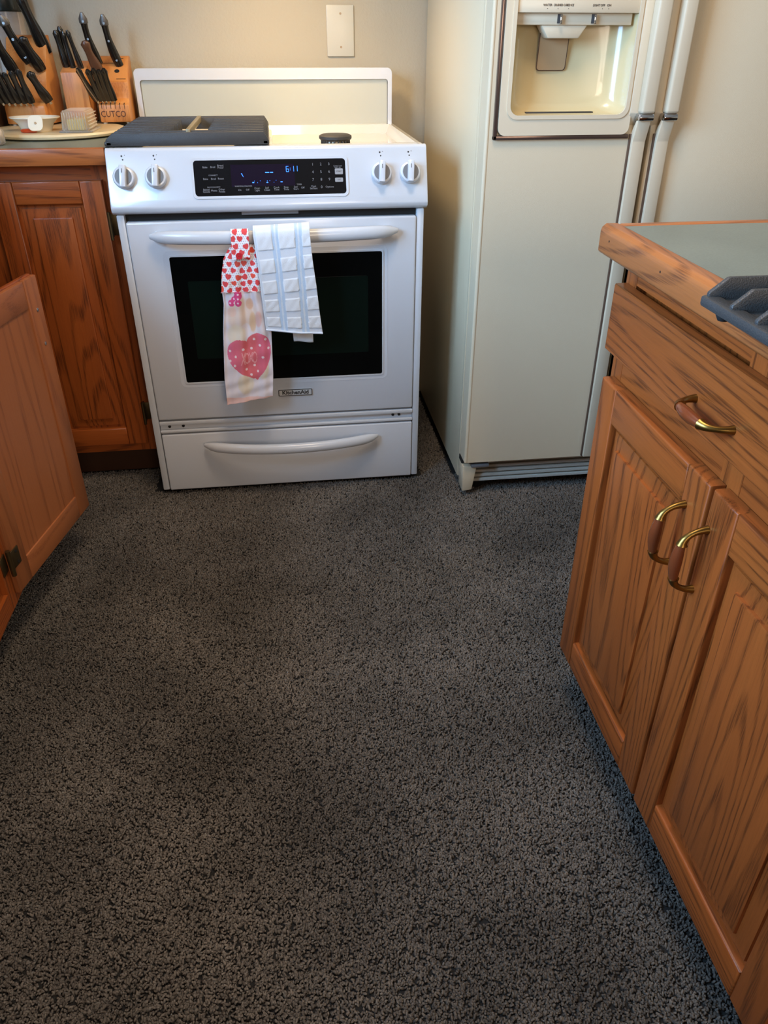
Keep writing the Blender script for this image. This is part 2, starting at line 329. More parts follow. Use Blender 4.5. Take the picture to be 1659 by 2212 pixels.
# ------------------------------------------------------------------ kitchen range
RX1 = 0.757
rg = thing('kitchen_range', 'white gas range with glass oven door and black control display', 'stove', (0.378, 0.3, 0.0))
obj('body', join(bm_box(0.004, RX1-0.004, 0.03, 0.60, 0.02, 0.78), bm_box(0.02, RX1-0.02, 0.05, 0.60, 0.0, 0.02)), M_trim, rg)
for xa, xb in ((0.0, 0.0185), (RX1-0.0185, RX1)):
    obj('side_trim', bm_box(xa, xb, 0.004, 0.05, 0.014, 0.783, 0.003), M_trim, rg)
obj('door_gap', bm_box(0.019, 0.738, 0.02, 0.032, 0.766, 0.79), M_dark, rg)
obj('latch_plate', bm_box(0.30, 0.44, 0.012, 0.02, 0.776, 0.786), M_insert, rg)
# control panel
PT = 20.0  # backward lean
panel_prof = [(0.048, 0.927), (0.040, 0.9265), (0.034, 0.922), (-0.006, 0.815), (-0.010, 0.800), (-0.007, 0.790), (0.004, 0.784), (0.09, 0.783), (0.09, 0.915), (0.06, 0.922)]
obj('control_panel', bm_prism(panel_prof, 'x', -0.007, 0.764, 0.003, 3), M_white, rg)
p0 = Vector((0, -0.006, 0.815)); p1 = Vector((0, 0.034, 0.922)); pdir = (p1-p0).normalized(); tilt = math.degrees(math.atan2(p1.y-p0.y, p1.z-p0.z))
def onpanel(x, z, d=0.0):
    """panel frame at height z, d metres proud"""
    t = (z-p0.z)/(p1.z-p0.z); q = p0.lerp(p1, t)
    nrm = Vector((0, -math.cos(math.radians(tilt)), math.sin(math.radians(tilt))))
    v = Vector((x, q.y, q.z)) + nrm*d
    return wallmat(v.x, v.y, v.z, tilt)
DX0, DX1, DZ0, DZ1 = 0.1955, 0.5605, 0.8225, 0.8985
dc = ((DX0+DX1)/2, (DZ0+DZ1)/2); dh = (DZ1-DZ0)/math.cos(math.radians(tilt))
obj('display_surround', xf(bm_frame(rounded(DX1-DX0+.012, dh+.012, .012), rounded(DX1-DX0, dh, .008), 'z', 0, 0.0022), onpanel(*dc)), M_white, rg)
obj('display_glass', xf(bm_prism(rounded(DX1-DX0, dh, .008), 'z', 0, 0.0012), onpanel(*dc)), M_panelblk, rg)
obj('display_screen', xf(bm_box(-0.095, 0.058, -0.020, 0.030, 0.0012, 0.0015), onpanel(*dc)), M_disp, rg)
def dpx(X, Y):   # photo crop coordinates of the display -> panel x, z
    xl = 75+(Y-65)*0.125; xr = 1595+(Y-65)*0.055
    return DX0+(X-xl)/(xr-xl)*(DX1-DX0), DZ1-(Y-65)/365*(DZ1-DZ0)
def ptexts(nm, items, d=0.0016):
    return [obj(nm, bm_text(s, sz, onpanel(*dpx(X, Y), d), sx=sxx), M_letter_w, rg) for s, X, Y, sz, sxx in items]
t1 = .0062
ptexts('button_lettering', [('Bake', 197, 135, t1, 1), ('Broil', 274, 134, t1, 1), ('Bread\nProof', 349, 131, t1, 1), ('CONNECT', 281, 218, .0045, 1), ('Bake', 209, 254, t1, 1), ('Broil', 286, 254, t1, 1), ('Roast', 358, 252, t1, 1),
    ('EASYCONVECT', 293, 339, .0045, 1), ('Baked\nGoods', 222, 373, t1, 1), ('Meats', 297, 373, t1, 1), ('Other\nFoods', 373, 373, t1, 1), ('WARMING DRAWER', 583, 334, .0045, 1), ('On', 548, 372, t1, 1), ('Off', 625, 371, t1, 1),
    ('Oven\nLight', 720, 368, t1, 1), ('Self\nClean', 817, 366, t1, 1), ('Cook\nTime', 912, 364, t1, 1), ('Stop\nTime', 1008, 363, t1, 1), ('TIMER', 1137, 326, .0045, 1), ('Set/\nStart', 1105, 362, t1, 1), ('Off', 1173, 361, t1, 1),
    ('Clock\nSet/Start', 1282, 360, t1, .85), ('Options', 1444, 357, t1, 1), ('Control Lock\nhold 3 sec', 1522, 150, .0042, .9)])
ptexts('keypad_digit', [(s, X, Y, .0088, 1) for s, X, Y in (('1', 1268, 124), ('2', 1350, 123), ('3', 1432, 122), ('4', 1272, 202), ('5', 1354, 201), ('6', 1436, 201), ('7', 1275, 281), ('8', 1359, 280), ('9', 1440, 279), ('0', 1363, 358))])
for s, X, Y, h in (('START', 1535, 200, .0135), ('OFF', 1538, 287, .0098)):
    k = obj('key', xf(bm_prism(rounded(.0195, h, .002), 'z', .001, .0028), onpanel(*dpx(X, Y))), M_key, rg)
    obj('lettering', bm_text(s, .0046, onpanel(*dpx(X, Y), .003)), M_letter_d, k)
def seg7(ch, X, Y, w, h):
    on = {'6': 'afgedc', '1': 'bc'}[ch]; r = []; t = .0011
    S = {'a': (0, h/2, w, t), 'g': (0, 0, w, t), 'd': (0, -h/2, w, t), 'f': (-w/2, h/4, t, h/2), 'e': (-w/2, -h/4, t, h/2), 'b': (w/2, h/4, t, h/2), 'c': (w/2, -h/4, t, h/2)}
    for c in on:
        x, y, a, b = S[c]; r.append(xf(bm_box(x-a/2, x+a/2, y-b/2, y+b/2, .0016, .002), onpanel(*dpx(X, Y))))
    return join(*r)
for q_ in (seg7('6', 1015, 166, .0058, .0122), seg7('1', 1066, 164, .0058, .0122), seg7('1', 1102, 163, .0058, .0122)): obj('clock_digit', q_, M_blue, rg)
obj('clock_colon', join(xf(bm_box(-.0006, .0006, -.0028, -.0016, .0016, .002), onpanel(*dpx(1044, 166))), xf(bm_box(-.0006, .0006, .0012, .0024, .0016, .002), onpanel(*dpx(1044, 166)))), M_blue, rg)
ic = []
for X, Y, w, h in ((814, 197, .0095, .0022), (858, 197, .007, .0022), (679, 298, .0045, .002), (819, 300, .004, .0018), (960, 296, .005, .002), (690, 283, .001, .001), (722, 300, .0008, .0016), (748, 282, .001, .001), (818, 284, .0016, .0012), (843, 281, .001, .001), (884, 299, .001, .001), (905, 280, .001, .001)):
    ic.append(xf(bm_box(-w/2, w/2, -h/2, h/2, .0016, .002), onpanel(*dpx(X, Y))))
ic.append(xf(bm_prism([(-.003, .004), (-.001, .0045), (.0026, -.004), (.0015, -.0035)], 'z', .0016, .002), onpanel(*dpx(569, 222))))
for q_ in ic: obj('display_icon', q_, M_blue, rg)
# knobs
for kx in (0.033, 0.107, 0.649, 0.720):
    M = onpanel(kx, 0.8645)
    k = obj('knob', xf(bm_lathe([(0.0255, 0), (0.0255, .010), (0.0235, .0145), (0.0205, .016)], (0, 0, 0), 32), M), M_white, rg)
    obj('insert', xf(bm_lathe([(0.0195, .0155), (0.0195, .0168)], (0, 0, 0), 32), M), M_insert, k)
    g = bm_prism([(-.0085, .0160), (.0085, .0160), (.0068, .029), (-.0068, .029)], 'y', -.0245, .0245, .002)
    obj('grip', xf(g, M @ Matrix.Rotation(math.radians(-4), 4, 'Z')), M_white, k)
    obj('pointer', xf(bm_box(-.0007, .0007, .006, .0155, .0288, .0294), M), M_letter_d, k)
    obj('icon_mark', join(*[xf(bm_lathe([(r, 0), (r, .0004)], (a, b, 0), 8), M) for a, b, r in ((0, .041, .0018), (-.002, .049, .0022), (.005, .051, .0009))]), M_letter_d, k)
# oven door
dbm = bm_box(0.0195, 0.7375, 0.0, 0.028, 0.238, 0.766, 0.005, 3)
door = obj('oven_door', dbm, M_white, rg)
WX0, WX1, WZ0, WZ1 = 0.1115, 0.649, 0.348, 0.682
wc = ((WX0+WX1)/2, (WZ0+WZ1)/2); ww, wh = WX1-WX0, WZ1-WZ0
obj('window_bevel', bm_frame(rounded(ww+.030, wh+.030, .016, 5, *wc), rounded(ww, wh, .005, 5, *wc), 'y', -.0005, .0008), M_white, door)
obj('window_lip', bm_frame(rounded(ww+.008, wh+.008, .008, 5, *wc), rounded(ww, wh, .005, 5, *wc), 'y', -.0022, .0008), M_trim, door)
obj('oven_window', bm_prism(rounded(ww, wh, .005, 5, *wc), 'y', -.0012, .001), M_glassblk, door)
obj('inner_window', bm_prism(rounded(ww*.86, wh*.62, .004, 5, wc[0], wc[1]+.002), 'y', -.0016, .0005), M_glassin, door)
def bow_handle(name, x0, x1, z, r, yb, bow, parent, ratio=1.0):
    path = []; rad = []; n = 28
    for i in range(n+1):
        t = i/n; x = x0+(x1-x0)*t
        e = min(t, 1-t)*n
        path.append((x, yb-bow*(1-(2*t-1)**2)**0.75, z)); rad.append(r*(0.35 if e < .5 else 0.8 if e < 1.5 else 0.96 if e < 2.5 else 1))
    return obj(name, bm_tube(path, rad, 16, ratio), M_handle, parent, angle=60)
bow_handle('handle', 0.075, 0.686, 0.735, 0.0125, -0.014, 0.040, door, 1.32)
for px in (0.10, 0.66): obj('handle_post', bm_box(px-.014, px+.014, -.022, 0.002, .725, .745, .004), M_handle, door)
bd = obj('badge', bm_prism(rounded(.094, .019, .003, 4, .404, .3045), 'y', -.003, .001), M_badge, door)
obj('badge_border', bm_frame(rounded(.094, .019, .003, 4, .404, .3045), rounded(.090, .0155, .002, 4, .404, .3045), 'y', -.0034, -.0025), M_letter_d, door)
obj('badge_lettering', bm_text('KitchenAid', .0155, wallmat(.404, -.0032, .3045), bold=.0005, sx=1.06), M_letter_d, door)
# vent strips between door and drawer
obj('lower_trim', join(bm_box(.02, .738, .0, .03, .222, .233, .002), bm_box(.02, .738, .0, .03, .198, .206, .002)), M_trim, rg)
obj('recess_strip', bm_box(.02, .738, .012, .03, .204, .225), M_trim, rg)
for vx in (.045, .083, .682, .70): obj('screw', xf(bm_lathe([(.0042, 0), (.0042, .002)], (0, 0, 0), 10), wallmat(vx, .012, .2145)), M_dark, rg)
dr = obj('storage_drawer', bm_box(.0205, .7375, .0, .03, .014, .193, .004, 3), M_white, rg)
bow_handle('drawer_handle', .138, .634, .160, .0115, -.010, .052, dr, 1.3)
# cooktop pan
obj('cooktop', join(bm_box(.001, .756, .085, .56, .885, .902), bm_prism([(.085, .902), (.085, .9255), (.060, .9265), (.048, .920), (.048, .88), (.085, .88)], 'x', .001, .756),
    bm_prism([(.756, .9255), (.744, .9265), (.730, .902), (.730, .88), (.756, .88)], 'y', .05, .58), bm_prism([(.001, .9255), (.013, .9265), (.027, .902), (.027, .88), (.001, .88)], 'y', .05, .58), bm_prism([(.545, .902), (.562, .9255), (.61, .9255), (.61, .88), (.545, .88)], 'x', .001, .756)), M_white_top, rg)
obj('centre_rail', bm_box(.372, .388, .085, .56, .900, .916, .004), M_white_top, rg)
bg = obj('backguard', bm_prism(rounded(.746, .190, .014, 5, .379, .979), 'y', .585, .635, .004), M_white, rg)
obj('backguard_frame', bm_frame(rounded(.746, .190, .014, 5, .379, .979), rounded(.720, .150, .008, 5, .380, .970), 'y', .573, .587), M_white, bg)
obj('back_panel', bm_box(.022, .738, .580, .586, .920, 1.044), plain('backguard_grey', srgb(186, 186, 172), 0.25), bg)
bn = obj('burner', bm_lathe([(.050, 0), (.050, .006), (.036, .008), (.034, .022), (.037, .025)], (.549, .165, .902), 36), M_burnb, rg)
obj('burner_cap', bm_lathe([(.0385, 0), (.042, .003), (.042, .009), (.036, .0125), (.012, .013)], (.549, .165, .926), 36), M_burn, bn)
obj('flame_ports', join(*[bm_box(.549+math.cos(a)*.036-.0016, .549+math.cos(a)*.036+.0016, .165+math.sin(a)*.036-.0016, .165+math.sin(a)*.036+.0016, .912, .927) for a in [i*2*math.pi/22 for i in range(22)]]), M_burn, bn)

# ------------------------------------------------------------------ cast iron grates
def make_grate(name, label, loc, seed=1):
    """ribs along x on a side frame; origin at the near left corner of the base"""
    g = thing(name, label, 'grate', loc)
    L_, D_, H_, n = .382, .452, .029, 11
    X, Y, Z = loc
    pitch = (D_-.012)/(n-1)
    for i in range(n):
        y = Y+i*pitch
        b = bm_prism([(X, Z), (X+L_, Z), (X+L_, Z+H_*.45), (X+L_-.010, Z+H_), (X+.018, Z+H_), (X, Z+H_*.5)], 'y', y, y+.0065, .002)
        if 2 <= i <= 8:  # ribs broken over the burner
            b.free()
            obj('rib', bm_prism([(X, Z), (X+.145, Z), (X+.145, Z+H_), (X+.018, Z+H_), (X, Z+H_*.5)], 'y', y, y+.0065, .002), M_iron, g)
            b = bm_prism([(X+.235, Z), (X+L_, Z), (X+L_, Z+H_*.45), (X+L_-.010, Z+H_), (X+.235, Z+H_)], 'y', y, y+.0065, .002)
        obj('rib', b, M_iron, g)
    obj('side_rail', bm_box(X-.004, X+.014, Y, Y+D_-.003, Z, Z+.011, .003), M_iron, g)
    obj('side_rail', bm_box(X+L_-.014, X+L_+.002, Y, Y+D_-.003, Z, Z+.011, .003), M_iron, g)
    obj('floor_plate', bm_box(X+.012, X+.085, Y+.004, Y+D_-.008, Z+.003, Z+.008), M_iron, g); obj('floor_plate', (bm_box(X+.30, X+L_-.012, Y+.004, Y+D_-.008, Z+.003, Z+.008)), M_iron, g)
    obj('cross_bar', bm_box(X+.185, X+.196, Y+pitch*.9, Y+pitch*9.3, Z+H_*.6, Z+H_+.004, .002), M_worn, g)
    for fx, fy in ((.008, .022), (.374, .022), (.008, .42), (.374, .42)):
        obj('foot', bm_lathe([(.005, -.0068), (.0075, -.002), (.0075, .002)], (X+fx, Y+fy, Z), 12), M_rub, g)
    return g
make_grate('burner_grate', 'black cast-iron grate lying over the left half of the cooktop', (-.004, .052, .9285))

# ------------------------------------------------------------------ oak cabinets
def handle_parts(parent, base, axis, out, n):
    """bow pull: brass ends, turned wooden grip; base centre on the face, axis along pull, out = outward"""
    base, axis, out = Vector(base), Vector(axis).normalized(), Vector(out).normalized(); h = .046
    for s in (-1, 1):
        path = []; rad = []
        for i in range(9):
            t = i/8; a = t*math.pi/2
            path.append(base + axis*(s*(h - (h-.026)*(1-math.cos(a)))) + out*(.030*math.sin(a))); rad.append(.0058-.0018*math.sin(math.pi*min(1, t*1.2)) + (.0016 if i == 8 else 0))
        obj('handle_end', bm_tube(path, rad, 12, 1, axis.cross(out)), M_brass, parent, angle=60)
    path = [base + axis*(-.027+.054*i/10) + out*(.0305+.0022*math.sin(math.pi*i/10)) for i in range(11)]
    obj('handle_grip', bm_tube(path, [.0054+.0027*math.sin(math.pi*(i/10)) for i in range(11)], 12, 1, axis.cross(out)), M_grip, parent, angle=60)
def panel_bm(w, h, M, inset=.058):
    """raised field of a door: local x = width, y = height, z = outward, origin at door corner, face plane z=0"""
    bm = bmesh.new(); rings = []
    for d, z in ((-.006, -.020), (-.006, -.0125), (.008, -.0125), (.009, -.0085), (.031, -.0050), (.0318, -.0010), (.035, 0.0)):
        a = inset+d
        rings.append([bm.verts.new((x, y, z)) for x, y in ((a, a), (w-a, a), (w-a, h-a), (a, h-a))])
    for p, q in zip(rings, rings[1:]):
        for j in range(4): bm.faces.new((p[j], p[(j+1) % 4], q[(j+1) % 4], q[j]))
    bm.faces.new(rings[-1]); bm.faces.new(rings[0][::-1]); bmesh.ops.recalc_face_normals(bm, faces=bm.faces[:])
    return xf(bm, M)
def raised_door(cab, w, h, M, wax, inset=.058, name='door'):
    """door with stiles, rails and raised panel. wax = world axis of the width (grain of the rails)"""
    t = .020
    d = obj(name, panel_bm(w, h, M, inset), OAK['z'], cab, angle=20)
    def piece(nm, x0, x1, y0, y1, ax, edges):
        b = bm_box(x0, x1, y0, y1, -t, 0)
        ge = [e for e in b.edges if all(v.co.z > -1e-6 for v in e.verts)]
        bmesh.ops.bevel(b, geom=ge, offset=.0042, segments=3, profile=.5, affect='EDGES')
        obj(nm, xf(b, M), OAK[ax], d)
    piece('stile', 0, inset, 0, h, 'z', 0); piece('stile', w-inset, w, 0, h, 'z', 0)
    piece('rail', inset, w-inset, 0, inset, wax, 0); piece('rail', inset, w-inset, h-inset, h, wax, 0)
    return d
def faceM(o, xa, ya):
    """local x->xa, y->up, z->xa x up"""
    xa = Vector(xa).normalized(); u = Vector((0, 0, 1)); n = xa.cross(u)
    return Matrix(((xa.x, 0, n.x, o[0]), (xa.y, 0, n.y, o[1]), (xa.z, 1, n.z, o[2]), (0, 0, 0, 1)))
# -- island cabinet on the right
IX = 0.893; IZ = 0.915
isl = thing('island_cabinet', 'oak island base cabinet with a drawer above two raised panel doors', 'cabinet', (1.25, -1.3, 0))
FX = IX+.021   # face frame plane
obj('carcass', bm_box(FX+.018, 1.62, -2.0, -.888, .10, .872), OAK['z'], isl)
obj('end_panel', bm_prism([(FX, .10), (FX+.07, .10), (FX+.07, 0), (1.62, 0), (1.62, .872), (FX, .872)], 'y', -.888, -.880), OAK['z'], isl)
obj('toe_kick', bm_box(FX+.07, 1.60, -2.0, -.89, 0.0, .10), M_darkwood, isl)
for ya, yb in ((-.925, -.880), (-1.290, -1.245), (-1.68, -1.62)): obj('frame_stile', bm_box(FX, FX+.019, ya, yb, .10, .872), OAK['z'], isl)
for za, zb in ((.835, .872), (.68, .735), (.10, .13)): obj('frame_rail', bm_box(FX+.0005, FX+.0185, -2.0, -.925, za, zb), OAK['y'], isl)
# local x runs along -y so that the outward normal is -x
for (ys, w) in ((-.903, .360), (-1.270, .362)):
    d = raised_door(isl, w, .575, faceM((IX, ys, .1085), (0, -1, 0), 0), 'y')
    hy = ys-w+.045 if ys > -1 else ys-.010
    handle_parts(d, (IX, hy, .585), (0, 0, 1), (-1, 0, 0), 0)
b = bm_box(-.0, .70, 0, .104, -.020, 0)
ge = [e for e in b.edges if all(v.co.z > -1e-6 for v in e.verts)]
bmesh.ops.bevel(b, geom=ge, offset=.006, segments=3, profile=.7, affect='EDGES')
dw = obj('drawer', xf(b, faceM((IX, -.893, .727), (0, -1, 0), 0)), oak('oak_drawer', 'y', OKL, OKM, OKD, seed=11.3, rings=26), isl)
handle_parts(dw, (IX, -1.232, .7665), (0, -1, 0), (-1, 0, 0), 0)
# island top
top = thing('island_countertop', 'grey-green laminate island countertop with a thick oak edge', 'countertop', (1.25, -1.3, .873))
obj('laminate', bm_box(.893, 1.66, -2.05, -.896, .876, IZ-.0005), M_lam, top)
fe = bm_prism([(.867, .877), (.867, .905), (.8685, .9105), (.8745, .9155), (.893, IZ), (.893, .873), (.871, .873)], 'y', -2.05, -.873, .0015)
obj('front_edge', fe, EDGE['y'], top)
obj('back_edge', bm_box(.893, 1.66, -.896, -.873, .873, IZ, .004), EDGE['x'], top)
for ny, nz in ((-.911, .897), (-1.083, .897)): obj('nail_hole', xf(bm_lathe([(.0016, -.001), (.0016, .0003)], (0, 0, 0), 8), Matrix.Translation((.867, ny, nz)) @ Matrix.Rotation(math.radians(-90), 4, 'Y')), M_dark, top)
make_grate('spare_grate', 'black cast-iron grate set on the island countertop, overhanging its front edge', (.806, -1.752, .9222))

# -- back run on the left of the range
cb = thing('base_cabinet', 'oak base cabinet with one raised panel door left of the range', 'cabinet', (-.25, .4, 0))
BY = .107
obj('carcass', bm_box(-.86, -.016, BY+.019, .68, .10, .885), OAK['z'], cb)
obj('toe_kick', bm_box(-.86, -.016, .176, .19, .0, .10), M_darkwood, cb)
for xa, xb in ((-.062, -.016), (-.46, -.288)): obj('frame_stile', bm_box(xa, xb, BY, BY+.019, .10, .885), OAK['z'], cb)
obj('frame_rail', bm_box(-.288, -.062, BY, BY+.0185, .835, .885), OAK['x'], cb); obj('frame_rail', bm_box(-.288, -.062, BY, BY+.0185, .10, .14), OAK['x'], cb)
d = raised_door(cb, .267, .722, faceM((-.304, BY-.020, .128), (1, 0, 0), 0), 'x', inset=.054)
for hz in (.742, .225):
    obj('hinge', join(bm_box(-.0365, -.031, BY-.022, BY+.001, hz-.03, hz+.03, .002), bm_tube([(-.034, BY-.021, hz-.034), (-.034, BY-.021, hz+.034)], .004, 10, 1, Vector((1, 0, 0))), bm_box(-.034, -.018, BY-.003, BY, hz-.026, hz+.026, .001)), M_bronze, d)
# -- left run with the open door
lc = thing('sink_cabinet', 'oak cabinet with an open door at the left edge', 'cabinet', (-.55, -.8, 0))
LX = -.229
obj('carcass', join(bm_box(-.86, LX-.02, -.60, -.30, .10, .872), bm_box(-.86, LX-.02, -1.9, -.61, .10, .12), bm_box(-.86, LX-.02, -1.9, -.61, .72, .872), bm_box(-.86, -.84, -1.9, -.30, .12, .872)), OAK['z'], lc)
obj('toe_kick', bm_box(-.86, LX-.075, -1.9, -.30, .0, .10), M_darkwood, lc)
for ya, yb in ((-.645, -.60), (-.60, -.30), (-1.9, -1.42)): obj('frame_stile', bm_box(LX-.019, LX, ya+.0005, yb, .105, .872), OAK['z'], lc)
for za, zb in ((.105, .150), (.70, .872)): obj('frame_rail', bm_box(LX-.0185, LX-.0005, -1.42, -.645, za, zb), OAK['y'], lc)
hp = Vector((-.2195, -.607, .124)); ax = Vector((.0764, .3621, 0)); wdt = .370; hgt = .587
axn = ax.normalized(); Mi = Matrix(((axn.x, 0, axn.y, hp.x), (axn.y, 0, -axn.x, hp.y), (0, 1, 0, hp.z), (0, 0, 0, 1)))   # outward = to the room
ins = .058
od = obj('open_door', xf(bm_box(ins-.004, wdt-ins+.004, ins-.004, hgt-ins+.004, -.014, -.0035), Mi), INNER['z'], lc)
def odp(nm, x0, x1, y0, y1, a):
    obj(nm, xf(bm_box(x0, x1, y0, y1, -.020, 0, .0022), Mi), INNER[a], od)
odp('stile', 0, ins, 0, hgt, 'z'); odp('stile', wdt-ins+.003, wdt, 0, hgt, 'z'); odp('rail', ins, wdt-ins+.003, 0, ins, 'y'); odp('rail', ins, wdt-ins, hgt-ins, hgt, 'y')
obj('edge_lip', xf(bm_box(.004, wdt-.006, hgt-.004, hgt+.0035, -.0195, -.009, .002), Mi), OAK['y'], od)
for sy in (hgt-.07, hgt-.146): obj('screw', xf(bm_lathe([(.0042, -.001), (.0042, .0012), (.002, .002)], (wdt-.026, sy, 0), 12), Mi), M_steel, od)
obj('hinge', join(xf(bm_box(-.002, .034, .062, .104, -.001, .0022, .001), Mi), xf(bm_tube([(-.006, .052, .003), (-.006, .114, .003)], .0052, 10, 1, Vector((1, 0, 0))), Mi), bm_box(LX-.002, LX+.003, -.640, -.612, .19, .232, .001)), M_bronze, od)
for sy in (.070, .096): obj('screw', xf(bm_lathe([(.0036, .002), (.0036, .003)], (.022, sy, 0), 10), Mi), M_dark, od)
# -- countertop left of the range (L shaped)
ct = thing('countertop', 'grey-green laminate countertop with an oak front edge left of the range', 'countertop', (-.4, .4, .887))
obj('laminate', bm_prism([(-.868, .688), (-.013, .688), (-.013, .080), (-.34, .080), (-.34, -.27), (-.225, -.27), (-.225, -1.9), (-.868, -1.9)], 'z', .890, .9245), M_lam, ct)
obj('front_edge', bm_box(-.34, -.0125, .060, .080, .887, .9252, .003), EDGE['x'], ct)
obj('side_edge', bm_box(-.225, -.203, -1.9, -.27, .887, .9252, .003), EDGE['y'], ct)

# ------------------------------------------------------------------ refrigerator
fr = thing('refrigerator', 'almond side-by-side refrigerator with an ice and water dispenser', 'refrigerator', (1.32, .3, 0))
F0, F1, FY = .868, 1.80, -.13
obj('body', bm_box(F0, F1, -.052, .655, .03, 1.78, .006), M_fside, fr)
obj('front_frame', bm_box(F0, F1, -.064, -.050, .09, 1.78, .003), M_fside, fr)
ld = obj('freezer_door', join(*[bm_box(*q) for q in ((F0+.002, .895, FY, -.068, .116, 1.79), (1.204, 1.252, FY, -.068, .116, 1.79), (.895, 1.204, FY, -.068, .116, .972), (.895, 1.204, FY, -.068, 1.33, 1.79), (.895, 1.204, -.078, -.068, .972, 1.33))]), M_fridge, fr, smooth=False)
obj('door_corner', bm_tube([(F0+.006, FY+.004, .117), (F0+.006, FY+.004, 1.79)], .0055, 12, 1, Vector((1, 0, 0))), M_fridge, ld)
rd = obj('fridge_door', bm_box(1.262, F1-.002, FY, -.068, .116, 1.79, .006), M_fridge, fr)
obj('door_gasket', bm_box(F0+.006, F1-.006, -.070, -.062, .12, 1.77), M_grille, fr)
# dispenser
ds = obj('dispenser_bezel', bm_frame(rounded(.309, .372, .016, 5, 1.0495, 1.146), rounded(.280, .336, .022, 5, 1.0540, 1.164), 'y', -.142, -.126), M_bezel, ld)
obj('dispenser_rim', bm_frame(rounded(.286, .342, .024, 5, 1.0540, 1.164), rounded(.270, .326, .020, 5, 1.0540, 1.164), 'y', -.1445, -.138), M_bezel, ld)
obj('dispenser_border', join(bm_box(.886, .8945, -.139, -.128, .951, 1.335, .002), bm_box(.886, 1.208, -.139, -.128, .951, .9605, .002)), M_border, ld)
def cavity():
    out, n = [], 10
    bm = bmesh.new(); rows = []
    def ring(y, x0, x1, z0, z1, r): return [(p[0], y, p[1]) for p in rounded(x1-x0, z1-z0, r, 5, (x0+x1)/2, (z0+z1)/2)]
    for k, (y, a) in enumerate(((-.140, 0), (-.118, .004), (-.098, .012), (-.086, .026), (-.0795, .045))):
        rows.append([bm.verts.new(p) for p in ring(y, .918+a, 1.190-a, .9995+a*.5, 1.33-a*.3, .022+a*.5)])
    for p, q in zip(rows, rows[1:]):
        for j in range(len(p)): bm.faces.new((p[j], p[(j+1) % len(p)], q[(j+1) % len(p)], q[j]))
    bm.faces.new(rows[-1]); bmesh.ops.recalc_face_normals(bm, faces=bm.faces[:])
    return bm
obj('dispenser_cavity', cavity(), M_cavity, ld, angle=60)
obj('drip_slot', bm_box(.965, 1.125, -.112, -.100, 1.0025, 1.0055, .001), M_letter_d, ld)
obj('control_fascia', bm_box(.919, 1.189, -.1405, -.10, 1.195, 1.221, .001), M_bezel, ld)
obj('control_fascia', bm_box(.919, 1.189, -.1425, -.10, 1.222, 1.33, .001), M_bezel, ld)
obj('lever_housing', bm_box(.921, 1.180, -.128, -.09, 1.173, 1.196, .002), M_bezel, ld)
for lx in (1.018, 1.094):
    obj('lever_slot', bm_box(lx-.006, lx+.004, -.1290, -.126, 1.176, 1.193), M_letter_d, ld); obj('lever', bm_box(lx-.002, lx+.0025, -.137, -.127, 1.175, 1.192, .001), M_chrome, ld)
obj('ice_chute', bm_prism([(.978, 1.174), (1.084, 1.174), (1.066, 1.148), (.996, 1.148)], 'y', -.124, -.085, .004), M_bezel, ld)
obj('paddle', xf(bm_prism(rounded(.066, .075, .006), 'z', 0, .003), wallmat(1.022, -.085, 1.125, -7)), M_paddle, ld)
obj('paddle_outline', xf(bm_frame(rounded(.068, .077, .007), rounded(.065, .074, .006), 'z', 0.0, .0036), wallmat(1.022, -.085, 1.125, -7)), M_border, ld)
lb = []
for s, x in (('WATER', .984), ('CRUSHED', 1.007), ('CUBED ICE', 1.030), ('LIGHT', 1.091), ('OFF', 1.105), ('ON', 1.119)):
    lb.append(bm_text(s, .0058, wallmat(x, -.1409, 1.2085), bold=.00006, sx=.80 if len(s) > 6 else 1))
    if s != 'LIGHT': lb.append(xf(bm_lathe([(.0008, 0), (.0008, .0004)], (0, 0, 0), 8), wallmat(x, -.1407, 1.2025)))
obj('lettering', join(*lb), M_letter_d, ld)
# handles: a flat trim strip that kinks out into the grip under a chrome cap
for door_, x0, x1 in ((ld, 1.216, 1.2475), (rd, 1.2745, 1.3045)):
    xs = .004
    obj('handle_strip', bm_prism([(FY+.002, .120), (FY-.014, .120), (FY-.016, .945), (FY-.030, .990), (FY-.024, .996), (FY+.002, .960)], 'x', x0, x1, .002), M_bezel, door_)
    obj('handle_shadow_gap', bm_box(x0-.004, x0, FY-.006, FY+.001, .12, .96), M_border, door_)
    obj('chrome_cap', bm_prism([(FY-.036, .989), (FY-.012, .989), (FY-.012, 1.004), (FY-.034, 1.004), (FY-.039, .996)], 'x', x0-.001, x1+.002, .002), M_chrome, door_)
    obj('handle_grip', bm_prism([(FY-.040, 1.004), (FY-.014, 1.004), (FY-.014, 1.75), (FY-.038, 1.75), (FY-.046, 1.35)], 'x', x0+.001, x1+.003, .006, 3), M_bezel, door_)
    obj('handle_web', bm_prism([(FY-.016, 1.004), (FY+.002, .975), (FY+.002, 1.75), (FY-.016, 1.75)], 'x', x0-.016, x0+.012, .002), M_bezel, door_)
